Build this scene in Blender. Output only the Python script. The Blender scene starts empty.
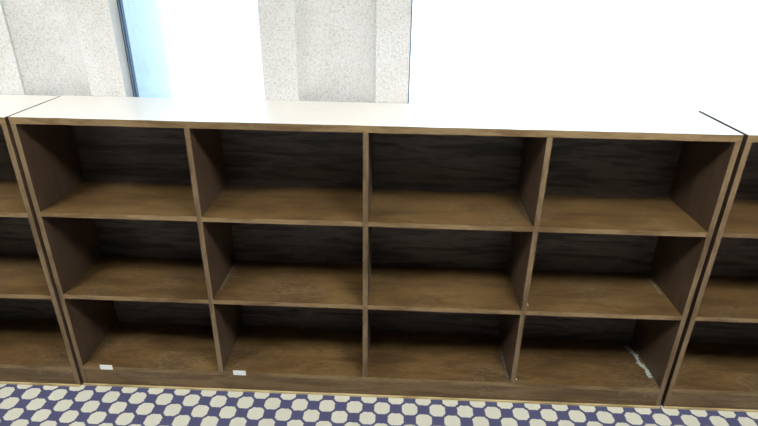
import bpy, bmesh, math, random
from mathutils import Vector, Matrix
random.seed(4)
S = bpy.context.scene
C = S.collection

# ------------------------------------------------------------------ materials
def newmat(name):
    m = bpy.data.materials.new(name); m.use_nodes = True
    nt = m.node_tree; nt.nodes.clear()
    out = nt.nodes.new('ShaderNodeOutputMaterial')
    return m, nt, out
def N(nt, t, **kw):
    n = nt.nodes.new(t)
    for k, v in kw.items():
        if k.startswith('i_'):
            key = k[2:]
            n.inputs[int(key) if key.isdigit() else key].default_value = v
        else: setattr(n, k, v)
    return n
def L(nt, a, b): nt.links.new(a, b)
def ramp(nt, fac, stops, interp='LINEAR'):
    r = nt.nodes.new('ShaderNodeValToRGB'); r.color_ramp.interpolation = interp
    els = r.color_ramp.elements
    while len(els) < len(stops): els.new(.5)
    for e, (p, c) in zip(els, stops):
        e.position = p; e.color = (*c, 1) if len(c) == 3 else c
    L(nt, fac, r.inputs[0]); return r.outputs[0]
def mix(nt, fac, a, b, mode='MIX'):
    n = nt.nodes.new('ShaderNodeMix'); n.data_type = 'RGBA'; n.blend_type = mode
    for s, v in ((n.inputs[0], fac), (n.inputs[6], a), (n.inputs[7], b)):
        if hasattr(v, 'is_output'): L(nt, v, s)
        else: s.default_value = v if isinstance(v, (int, float)) else (*v, 1)
    return n.outputs[2]
def math_(nt, op, a, b=None, c=None):
    n = nt.nodes.new('ShaderNodeMath'); n.operation = op
    for s, v in zip(n.inputs, (a, b, c)):
        if v is None: continue
        if hasattr(v, 'is_output'): L(nt, v, s)
        else: s.default_value = v
    return n.outputs[0]
def objpos(nt, scale=(1, 1, 1), rnd=True):
    tc = N(nt, 'ShaderNodeTexCoord')
    mp = N(nt, 'ShaderNodeMapping'); mp.inputs['Scale'].default_value = scale
    L(nt, tc.outputs['Object'], mp.inputs[0])
    return tc, mp.outputs[0]

def wood(name, dark, mid, light, scale, rough=.42, scuff=.0, spec=.35, contrast=1.0):
    """stained oak veneer: fine pores, broad figure and pale rubbed marks; the grain runs along the axis scaled least"""
    m, nt, out = newmat(name)
    tc, p = objpos(nt, scale)
    fig = N(nt, 'ShaderNodeTexNoise', i_Scale=2.2, i_Detail=3, i_Roughness=.55, i_Distortion=.6); L(nt, p, fig.inputs[0])
    w = N(nt, 'ShaderNodeMath', operation='MULTIPLY'); L(nt, fig.outputs[0], w.inputs[0]); w.inputs[1].default_value = 14
    s = math_(nt, 'SINE', w.outputs[0]); s = math_(nt, 'MULTIPLY_ADD', s, .5, .5)
    fine = N(nt, 'ShaderNodeTexNoise', i_Scale=26, i_Detail=4, i_Roughness=.7); L(nt, p, fine.inputs[0])
    blot = N(nt, 'ShaderNodeTexNoise', i_Scale=3.1, i_Detail=3); L(nt, tc.outputs['Object'], blot.inputs[0])
    f = math_(nt, 'MULTIPLY_ADD', s, .28 * contrast, math_(nt, 'MULTIPLY_ADD', fine.outputs[0], .55, math_(nt, 'MULTIPLY', blot.outputs[0], .45)))
    col = ramp(nt, f, [(.36, dark), (.6, mid), (.86, light)])
    if scuff:
        n1 = N(nt, 'ShaderNodeTexNoise', i_Scale=5, i_Detail=2); L(nt, tc.outputs['Object'], n1.inputs[0])
        n2 = N(nt, 'ShaderNodeTexNoise', i_Scale=34, i_Detail=5, i_Roughness=.75); L(nt, p, n2.inputs[0])
        a = ramp(nt, n1.outputs[0], [(.50, (0, 0, 0)), (.66, (1, 1, 1))])
        b = ramp(nt, n2.outputs[0], [(.5, (0, 0, 0)), (.64, (1, 1, 1))])
        k = mix(nt, 1.0, a, b, 'MULTIPLY')
        bw = N(nt, 'ShaderNodeRGBToBW'); L(nt, k, bw.inputs[0])
        col = mix(nt, math_(nt, 'MULTIPLY', bw.outputs[0], scuff), col, (.34, .29, .21))
    b = N(nt, 'ShaderNodeBsdfPrincipled'); L(nt, col, b.inputs['Base Color'])
    rr = math_(nt, 'MULTIPLY_ADD', fine.outputs[0], .25, rough - .12); L(nt, rr, b.inputs['Roughness'])
    b.inputs['Specular IOR Level'].default_value = spec
    bp = N(nt, 'ShaderNodeBump', i_Strength=.12, i_Distance=.002); L(nt, fine.outputs[0], bp.inputs['Height']); L(nt, bp.outputs[0], b.inputs['Normal'])
    L(nt, b.outputs[0], out.inputs[0]); return m
M = {}
M['shelf'] = wood('oak_shelf', (.056, .033, .014), (.112, .067, .026), (.20, .128, .052), (1.6, 6, 6), scuff=.42, contrast=.7)
M['panel'] = wood('oak_panel', (.050, .030, .020), (.078, .050, .032), (.12, .08, .054), (9, 9, 1.6), scuff=.2, contrast=.5)
M['back'] = wood('oak_back', (.036, .032, .034), (.068, .058, .057), (.155, .13, .115), (1.5, 9, 13), scuff=.15, contrast=1.1)  # cooler and greyer than the panels: bluish window haze put into the colour
M['kick'] = wood('oak_kick', (.075, .046, .021), (.125, .079, .038), (.19, .125, .066), (1.2, 9, 9), scuff=.4)
M['edge'] = wood('oak_edge', (.10, .06, .026), (.17, .11, .050), (.27, .19, .095), (1.5, 9, 9), scuff=.35)
M['edge_v'] = wood('oak_edge_upright', (.08, .052, .026), (.138, .092, .048), (.225, .16, .09), (9, 9, 1.5), scuff=.3)
M['strip'] = wood('worn_strip', (.20, .14, .055), (.42, .32, .15), (.62, .52, .29), (1.5, 9, 9), scuff=.3)

def plain(name, col, rough=.5, spec=.5, metal=0, var=.06, nscale=40, bump=0):
    m, nt, out = newmat(name)
    tc, p = objpos(nt)
    n = N(nt, 'ShaderNodeTexNoise', i_Scale=nscale, i_Detail=3); L(nt, p, n.inputs[0])
    c = ramp(nt, n.outputs[0], [(.3, tuple(x * (1 - var) for x in col)), (.7, tuple(min(1, x * (1 + var)) for x in col))])
    b = N(nt, 'ShaderNodeBsdfPrincipled', i_Roughness=rough, i_Metallic=metal)
    b.inputs['Specular IOR Level'].default_value = spec
    L(nt, c, b.inputs['Base Color'])
    if bump:
        bp = N(nt, 'ShaderNodeBump', i_Strength=bump, i_Distance=.004); L(nt, n.outputs[0], bp.inputs['Height']); L(nt, bp.outputs[0], b.inputs['Normal'])
    L(nt, b.outputs[0], out.inputs[0]); return m
M['laminate'] = plain('cream_laminate', (.80, .785, .74), .28, .5, var=.02, nscale=3)
M['plaster'] = plain('plaster', (.30, .29, .27), .9, .2, var=.02)
M['ceiling'] = plain('ceiling_tile', (.42, .42, .41), .9, .2, var=.04, nscale=60)
M['frame'] = plain('blue_grey_aluminium', (.09, .15, .26), .4, .5, .3)
M['frame_light'] = plain('pale_gasket', (.30, .40, .52), .5, .5)
M['sticker'] = plain('white_sticker', (.86, .9, .88), .5, .4, var=.02)
M['paper'] = plain('white_paper', (.72, .72, .66), .8, .3, var=.03)
M['residue'] = plain('dried_glue', (.22, .205, .18), .7, .3, var=.4, nscale=130)
M['scuff'] = plain('pale_scuff', (.36, .42, .40), .7, .3, var=.3, nscale=130)
M['fixture'] = plain('white_enamel', (.8, .8, .8), .4, .5, var=.01)
M['paving'] = plain('pale_paving', (.74, .74, .72), .9, .2, var=.05, nscale=5)

def concrete():
    m, nt, out = newmat('bush_hammered_concrete')
    tc, p = objpos(nt)
    n1 = N(nt, 'ShaderNodeTexNoise', i_Scale=140, i_Detail=4, i_Roughness=.75); L(nt, p, n1.inputs[0])
    n2 = N(nt, 'ShaderNodeTexVoronoi', i_Scale=120); L(nt, p, n2.inputs[0])
    n3 = N(nt, 'ShaderNodeTexNoise', i_Scale=7, i_Detail=3); L(nt, p, n3.inputs[0])
    c = ramp(nt, n1.outputs[0], [(.32, (.53, .52, .49)), (.48, (.75, .765, .775)), (.62, (.82, .84, .86))])
    c2 = ramp(nt, n3.outputs[0], [(.3, (.90, .89, .86)), (.7, (1, 1, 1))])
    c = mix(nt, 1.0, c, c2, 'MULTIPLY')
    b = N(nt, 'ShaderNodeBsdfPrincipled', i_Roughness=.92); b.inputs['Specular IOR Level'].default_value = .2
    L(nt, c, b.inputs['Base Color'])
    h = math_(nt, 'MULTIPLY_ADD', n1.outputs[0], .8, n2.outputs['Distance'])
    bp = N(nt, 'ShaderNodeBump', i_Strength=.35, i_Distance=.004); L(nt, h, bp.inputs['Height']); L(nt, bp.outputs[0], b.inputs['Normal'])
    L(nt, b.outputs[0], out.inputs[0]); return m
M['concrete'] = concrete()
M['concrete_smooth'] = plain('smooth_concrete', (.74, .75, .74), .85, .2, var=.05, nscale=25)

def carpet():
    """woven carpet: cream octagons on every other square of an indigo ground"""
    m, nt, out = newmat('octagon_carpet')
    tc = N(nt, 'ShaderNodeTexCoord'); sp = N(nt, 'ShaderNodeSeparateXYZ')
    nz = N(nt, 'ShaderNodeTexNoise', i_Scale=160, i_Detail=2); L(nt, tc.outputs['Object'], nz.inputs[0])
    L(nt, tc.outputs['Object'], sp.inputs[0])
    g = .05675
    jit = math_(nt, 'MULTIPLY_ADD', nz.outputs[0], .16, -.08)
    X = math_(nt, 'MULTIPLY', math_(nt, 'ADD', sp.outputs[0], -1.288), 1 / g)
    Y = math_(nt, 'MULTIPLY', math_(nt, 'ADD', sp.outputs[1], .066), 1 / g)
    def octo(ox):
        a = math_(nt, 'ABSOLUTE', math_(nt, 'SUBTRACT', math_(nt, 'FLOORED_MODULO', math_(nt, 'ADD', X, 1.0 + ox), 2), 1.0))
        b = math_(nt, 'ABSOLUTE', math_(nt, 'SUBTRACT', math_(nt, 'FLOORED_MODULO', math_(nt, 'ADD', Y, 1.0 + ox), 2), 1.0))
        mx = math_(nt, 'MAXIMUM', a, b)
        di = math_(nt, 'MULTIPLY', math_(nt, 'ADD', a, b), .56 / .86)
        return math_(nt, 'MAXIMUM', mx, di)
    d = math_(nt, 'MINIMUM', octo(0), octo(1))
    d = math_(nt, 'ADD', d, jit)
    fac = ramp(nt, d, [(.545, (1, 1, 1)), (.575, (0, 0, 0))])
    bw = N(nt, 'ShaderNodeRGBToBW'); L(nt, fac, bw.inputs[0])
    yarn = N(nt, 'ShaderNodeTexNoise', i_Scale=420, i_Detail=2); L(nt, tc.outputs['Object'], yarn.inputs[0])
    cream = ramp(nt, yarn.outputs[0], [(.3, (.50, .51, .42)), (.7, (.68, .69, .60))])
    blue = ramp(nt, yarn.outputs[0], [(.3, (.052, .054, .125)), (.7, (.105, .11, .205))])
    col = mix(nt, bw.outputs[0], blue, cream)
    b = N(nt, 'ShaderNodeBsdfPrincipled', i_Roughness=.95); b.inputs['Specular IOR Level'].default_value = .1
    L(nt, col, b.inputs['Base Color'])
    bp = N(nt, 'ShaderNodeBump', i_Strength=.5, i_Distance=.003); L(nt, yarn.outputs[0], bp.inputs['Height']); L(nt, bp.outputs[0], b.inputs['Normal'])
    L(nt, b.outputs[0], out.inputs[0]); return m
M['carpet'] = carpet()

def glass():
    m, nt, out = newmat('window_glass')
    t = N(nt, 'ShaderNodeBsdfTransparent'); t.inputs[0].default_value = (.93, .97, .98, 1)
    g = N(nt, 'ShaderNodeBsdfGlossy', i_Roughness=.02)
    lw = N(nt, 'ShaderNodeFresnel', i_IOR=1.45)
    mx = N(nt, 'ShaderNodeMixShader'); L(nt, lw.outputs[0], mx.inputs[0]); L(nt, t.outputs[0], mx.inputs[1]); L(nt, g.outputs[0], mx.inputs[2])
    L(nt, mx.outputs[0], out.inputs[0]); return m
M['glass'] = glass()
def emit(name, col, st):
    m, nt, out = newmat(name); e = N(nt, 'ShaderNodeEmission', i_Strength=st); e.inputs[0].default_value = (*col, 1)
    L(nt, e.outputs[0], out.inputs[0]); return m
M['diffuser'] = emit('lit_diffuser', (1, .965, .92), 72.0)

# ------------------------------------------------------------------ mesh helpers
def box(bm, x0, x1, y0, y1, z0, z1, mi=0, front=None, bevel=0):
    vs = [bm.verts.new(p) for p in ((x0,y0,z0),(x1,y0,z0),(x1,y1,z0),(x0,y1,z0),(x0,y0,z1),(x1,y0,z1),(x1,y1,z1),(x0,y1,z1))]
    fs = []
    for k, idx in enumerate(((0,3,2,1),(4,5,6,7),(0,1,5,4),(1,2,6,5),(2,3,7,6),(3,0,4,7))):
        f = bm.faces.new([vs[i] for i in idx]); f.material_index = mi
        if k == 2 and front is not None: f.material_index = front
        fs.append(f)
    if bevel:
        es = {e for f in fs for e in f.edges}
        bmesh.ops.bevel(bm, geom=list(es), offset=bevel, segments=2, affect='EDGES', profile=.6)
def obj(name, bm, mats, parent=None, kind=None):
    bmesh.ops.recalc_face_normals(bm, faces=bm.faces)
    me = bpy.data.meshes.new(name); bm.to_mesh(me); bm.free()
    for m in (mats if isinstance(mats, (list, tuple)) else [mats]): me.materials.append(m)
    o = bpy.data.objects.new(name, me); C.objects.link(o)
    if parent: o.parent = parent
    if kind: o['kind'] = kind
    return o
def boxobj(name, dims, mats, parent=None, kind=None, front=None, bevel=0):
    bm = bmesh.new(); box(bm, *dims, front=front, bevel=bevel)
    return obj(name, bm, mats, parent, kind)
def tag(o, label, cat, group=None):
    o['label'] = label; o['category'] = cat
    if group: o['group'] = group
def thing(name, label, cat, loc=(0,0,0), group=None):
    o = bpy.data.objects.new(name, None); C.objects.link(o); o.location = loc; o.empty_display_size = .2
    tag(o, label, cat, group); return o

# ------------------------------------------------------------------ bookcase
W, H, T = 2.44, 1.172, .019
Z = (.0999, .4578, .8166)          # tops of the three shelves
DV = (.6075, 1.2127, 1.8222)       # divider centres
DEP = .318
def edge_chips(bm, amount=.0006):
    for v in bm.verts: v.co += Vector((random.uniform(-1,1), random.uniform(-1,1), random.uniform(-1,1))) * amount * .4
def grid_board(name, x0, x1, y0, y1, z0, z1, mats, parent, n, axis, front, bow=0):
    """a board cut into short lengths so its worn edge is not dead straight"""
    bm = bmesh.new()
    box(bm, x0, x1, y0, y1, z0, z1, front=front)
    ln = [e for e in bm.edges if abs((e.verts[0].co - e.verts[1].co)[axis]) > .05 and
          abs((e.verts[0].co - e.verts[1].co)[axis]) > .9 * ((x1-x0) if axis == 0 else (z1-z0))]
    bmesh.ops.subdivide_edges(bm, edges=ln, cuts=n, use_grid_fill=True)
    for v in bm.verts:
        if v.co.y < y0 + 1e-4:
            v.co.y += random.uniform(0, .0010)
            if axis == 0: v.co.z += random.uniform(-.0005, .0005)
        if bow and axis == 0:
            u = (v.co.x - x0) / (x1 - x0); v.co.z += bow * 4 * u * (1 - u)
    if len(mats) > 2:                                    # dark wood ends and underside; seam shade put into the end colour
        bm.normal_update()
        for fc in bm.faces:
            c = fc.calc_center_median()
            if c.x < x0 + 1e-4 or c.x > x1 - 1e-4 or c.z < z0 + .002: fc.material_index = 2
    return obj(name, bm, mats, parent)

def make_bookcase(loc, label):
    r = thing('bookcase', label, 'bookcase', loc, 'bookcases in a row under the windows')
    zt = H - .024
    grid_board('top_board', 0, W, 0, DEP + .007, zt, H, [M['laminate'], M['edge'], M['panel']], r, 40, 0, 1)
    for x0 in (0, W - T):
        grid_board('side_panel', x0, x0 + T, .001, DEP, 0, zt, [M['panel'], M['edge_v']], r, 24, 2, 1)
    # bays between the uprights
    cuts = [T] + [v for d in DV for v in (d - T/2, d + T/2)] + [W - T]
    grid_board('bottom_shelf', T, W - T, .001, DEP - .008, Z[0] - .020, Z[0], [M['shelf'], M['edge']], r, 30, 0, 1)
    for d in DV:
        grid_board('divider', d - T/2, d + T/2, .001, DEP - .008, Z[0], zt, [M['panel'], M['edge_v']], r, 24, 2, 1)
    for z in Z[1:]:
        for k in range(4):
            grid_board('shelf', cuts[2*k], cuts[2*k+1], .0015, DEP - .008, z - .019, z, [M['shelf'], M['edge']], r, 12, 0, 1)
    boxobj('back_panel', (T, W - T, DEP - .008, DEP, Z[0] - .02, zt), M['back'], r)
    boxobj('kick_board', (T, W - T, .004, .022, 0, Z[0] - .020), M['kick'], r)
    grid_board('base_strip', .0, W, -.0075, .0005, 0, .0075, [M['strip'], M['strip']], r, 60, 0, 1)
    return r
def dup(root, loc, label):
    r = root.copy(); C.objects.link(r); r.location = loc; r['label'] = label
    for ch in list(root.children):
        c = ch.copy(); C.objects.link(c); c.parent = r
    return r
bc = make_bookcase((0, 0, 0), 'whole dark oak bookcase with twelve open cells and a cream top, in the middle')
left_case = dup(bc, (-W - .0065, -.010, 0), 'dark oak bookcase cut off by the left edge of the photo')
right_case = dup(bc, (W + .0165, .002, 0), 'dark oak bookcase beyond the dark gap, cut off by the right edge of the photo')

# marks that belong to the middle case
for k, (x, z) in enumerate(((.1195, .0985), (.6865, .0965))):
    bm = bmesh.new(); box(bm, x - .0265, x + .0265, -.0004, .0006, z - .0115, z + .0125)
    s = obj('label_sticker', bm, M['sticker'], bc); s['label'] = 'small white rectangular sticker on the bottom shelf edge'
def smear(name, pts, width, mat, label, axis='z', lift=.0007):
    """a thin ragged crust following a line of points"""
    bm = bmesh.new(); n = 26; P = [Vector(p) for p in pts]
    rows = []
    for i in range(n + 1):
        t = i / n * (len(P) - 1); a = min(int(t), len(P) - 2); p = P[a].lerp(P[a+1], t - a)
        d = (P[a+1] - P[a]).normalized()
        up = Vector((0,0,1)) if axis == 'z' else Vector((1,0,0))
        side = d.cross(up).normalized()
        w = width * (.25 + random.random() * .75) * (1 if 0 < i < n else .15)
        j = random.uniform(-.2, .2) * width
        q = p + side * j
        rows.append([bm.verts.new(q - side*w/2), bm.verts.new(q + side*w/2), bm.verts.new(q + side*w*.3 + up*lift), bm.verts.new(q - side*w*.3 + up*lift)])
    for a, b in zip(rows, rows[1:]):
        for k in range(4):
            bm.faces.new((a[k], a[(k+1) % 4], b[(k+1) % 4], b[k]))
    bm.faces.new(rows[0]); bm.faces.new(rows[-1][::-1])
    o = obj(name, bm, mat, bc)
    if label: o['label'] = label
    return o
z0, z1, z2 = Z
smear('glue_residue', [(1.806, .27, z2), (1.809, .03, z2)], .011, M['residue'], 'pale crust along the joint')
smear('glue_residue', [(1.806, .25, z0), (1.809, .02, z0)], .010, M['residue'], 'pale crust along the joint')
smear('glue_residue', [(2.405, .30, z1), (2.406, .15, z1)], .014, M['residue'], 'pale crust along the joint')
smear('glue_residue', [(.624, .27, z1), (.624, .08, z1)], .007, M['residue'], 'pale crust along the joint')
smear('glue_residue', [(1.2225, .17, z2 + .02), (1.2225, .17, z2 + .13)], .022, M['residue'], 'pale crust on the face of the divider', axis='x')
smear('glue_residue', [(1.2225, .17, z1 + .02), (1.2225, .17, z1 + .11)], .008, M['residue'], 'pale crust on the face of the divider', axis='x')
smear('pale_scuff', [(2.383, .272, z0), (2.392, .235, z0), (2.404, .178, z0), (2.397, .165, z0), (2.409, .11, z0), (2.409, .062, z0)], .030, M['scuff'], 'pale blue-white scuff beside the right side panel')

# scraps caught at the foot of the third divider
def scrap(loc, s, label, rz):
    bm = bmesh.new(); n = 5
    a = [bm.verts.new(p) for p in ((-s, -s*.5, 0), (s, -s*.6, 0), (s*.7, s*.7, 0), (-.6*s, s*.5, 0))]
    t = [bm.verts.new(p) for p in ((-.8*s, -s*.3, s*.6), (s*.5, -s*.2, s*.9), (s*.3, s*.4, s*1.9), (-.5*s, s*.3, s*2.4))]
    bm.faces.new(a[::-1]); bm.faces.new(t)
    for i in range(4): bm.faces.new((a[i], a[(i+1) % 4], t[(i+1) % 4], t[i]))
    bmesh.ops.bevel(bm, geom=list(bm.edges), offset=s*.12, segments=1, affect='EDGES')
    o = obj('paper_scrap', bm, M['paper']); o.location = loc; o.rotation_euler = (0, 0, rz)
    tag(o, label, 'paper scrap')
scrap((1.8425, .040, z1), .006, 'white paper scrap on the middle shelf at the foot of the right-hand divider', .3)
scrap((1.8415, .022, z0), .0038, 'tiny grey scrap on the bottom shelf at the foot of the right-hand divider', 1.1)

# ------------------------------------------------------------------ the room
X0, X1, Y0, YW, CH = -5.0, 7.5, -6.5, .330, 2.75
bm = bmesh.new(); box(bm, X0, X1, Y0, YW + .3, -.12, 0); obj('floor', bm, M['carpet'], kind='structure')
bm = bmesh.new(); box(bm, X0 - .15, X1 + .15, Y0 - .15, YW + .3, CH, CH + .2); obj('ceiling', bm, M['ceiling'], kind='structure')
boxobj('wall_left', (X0 - .15, X0, Y0 - .15, YW + .3, -.12, CH), M['plaster'], kind='structure')
boxobj('wall_right', (X1, X1 + .15, Y0 - .15, YW + .3, -.12, CH), M['plaster'], kind='structure')
boxobj('wall_front', (X0, X1, Y0 - .15, Y0, -.12, CH), M['plaster'], kind='structure')

# fluted concrete piers; windows between them
SILL, HEAD, THK = .95, 2.45, .62
piers = [(X0, -3.35, None), (-2.35, -1.80, (-2.22, -1.93)), (-.300, .249, (-.158, .112)), (.797, 1.354, (.931, 1.229)), (3.10, 3.66, (3.23, 3.53)), (4.7, X1, None)]
bm = bmesh.new()
def pier_profile(x0, x1, fl):
    y = YW
    pts = [(x0, y)]
    if fl:
        a, b = fl; pts.append((a, y)); n = 24
        for i in range(0, n + 1):
            t = i / n
            pts.append((a + .001 + (b - a - .002) * t, y + .010 + .058 * (1 - abs(2 * t - 1) ** 2.6)))
        pts.append((b, y))
    pts.append((x1, y))
    q = .20                                       # outer corners rounded, a shape added so daylight fades across the reveal
    for i in range(9):
        a = math.pi / 2 * i / 8; pts.append((x1 - q + q * math.cos(a), y + THK - q + q * math.sin(a)))
    for i in range(9):
        a = math.pi / 2 * (1 + i / 8); pts.append((x0 + q + q * math.cos(a), y + THK - q + q * math.sin(a)))
    return pts
for x0, x1, fl in piers:
    pts = pier_profile(x0, x1, fl)
    lo = [bm.verts.new((x, y, -.12)) for x, y in pts]; hi = [bm.verts.new((x, y, CH)) for x, y in pts]
    n = len(pts)
    for i in range(n):
        f = bm.faces.new((lo[i], lo[(i+1) % n], hi[(i+1) % n], hi[i]))
        if i >= n - 19: f.material_index = 1
        if n - 18 <= i <= n - 2: f.smooth = True
    bm.faces.new(lo[::-1]); bm.faces.new(hi)
for (a, b) in zip(piers, piers[1:]):
    box(bm, a[1], b[0], YW + .012, YW + THK, -.12, SILL, mi=1)
    box(bm, a[1], b[0], YW + .012, YW + THK, HEAD, CH, mi=1)
obj('wall_back', bm, [M['concrete'], M['concrete_smooth']], kind='structure')
k = 0
for (a, b) in zip(piers, piers[1:]):
    k += 1
    x0, x1 = a[1], b[0]; yf = YW + .060
    w = bpy.data.objects.new('window_%d' % k, None); C.objects.link(w); w.location = (x0, yf, SILL); w['kind'] = 'structure'
    wd, ht = x1 - x0, HEAD - SILL
    fw = .015 if k != 4 else .006
    bm = bmesh.new()
    box(bm, 0, fw, 0, .018, 0, ht); box(bm, wd - fw, wd, 0, .018, 0, ht)
    box(bm, fw, wd - fw, 0, .018, 0, fw); box(bm, fw, wd - fw, 0, .018, ht - fw, ht)
    obj('window_frame', bm, M['frame'], w)
    if k != 4:
        bm = bmesh.new(); box(bm, fw * .36, fw * .58, -.002, 0, 0, ht); box(bm, wd - fw * .58, wd - fw * .36, -.002, 0, 0, ht)
        obj('gasket', bm, M['frame_light'], w)
    boxobj('glass_pane', (fw, wd - fw, .007, .012, fw, ht - fw), M['glass'], w)

# ------------------------------------------------------------------ ceiling lights (out of frame overhead)
first = None
for (x, y) in ((-.55, -1.32), (2.15, -1.32), (4.85, -1.32), (-3.25, -1.32)):
    if first is None:
        t = thing('ceiling_light', 'recessed white fluorescent ceiling light with lit diffuser', 'ceiling light', (x, y, CH), 'ceiling lights')
        bm = bmesh.new(); a, b = .30, .30
        box(bm, -a, a, -b, -b + .03, -.03, 0); box(bm, -a, a, b - .03, b, -.03, 0)
        box(bm, -a, -a + .03, -b + .03, b - .03, -.03, 0); box(bm, a - .03, a, -b + .03, b - .03, -.03, 0)
        obj('frame', bm, M['fixture'], t)
        boxobj('diffuser', (-a + .03, a - .03, -b + .03, b - .03, -.022, -.004), M['diffuser'], t)
        first = t
    else:
        r = first.copy(); C.objects.link(r); r.location = (x, y, CH)
        for ch in list(first.children):
            c = ch.copy(); C.objects.link(c); c.parent = r

# ------------------------------------------------------------------ outdoors
boxobj('floor_outside', (-30, 30, YW + THK, 45, -.3, -.12), M['paving'], kind='structure')
sun = bpy.data.lights.new('sun', 'SUN'); sun.energy = 9; sun.angle = math.radians(1.5); sun.color = (1, .97, .92)
so = bpy.data.objects.new('sun', sun); C.objects.link(so)
so.rotation_euler = Vector((.80, .14, .72)).to_track_quat('Z', 'Y').to_euler()
wd = bpy.data.worlds.new('sky'); S.world = wd; wd.use_nodes = True
bg = wd.node_tree.nodes['Background']; bg.inputs[0].default_value = (.56, .80, 1, 1); bg.inputs[1].default_value = 3.8

# ------------------------------------------------------------------ camera
cam = bpy.data.cameras.new('camera'); co = bpy.data.objects.new('camera', cam); C.objects.link(co)
r = Vector((0.99905753, 0.04115963, 0.01378144)); u = Vector((-0.02986819, 0.42151844, 0.90632781)); f = Vector((-0.03149499, 0.90588525, -0.42235053))
mt = Matrix((r, u, -f)).transposed().to_4x4(); mt.translation = Vector((1.3212, -1.734, 1.6631))
co.matrix_world = mt
cam.sensor_width = 36; cam.lens = 537.9 / 758 * 36; cam.clip_start = .02; cam.clip_end = 200
S.camera = co
S.view_settings.view_transform = 'Standard'; S.view_settings.look = 'None'
S.view_settings.exposure = 0; S.view_settings.gamma = 1
S.view_settings.use_curve_mapping = False
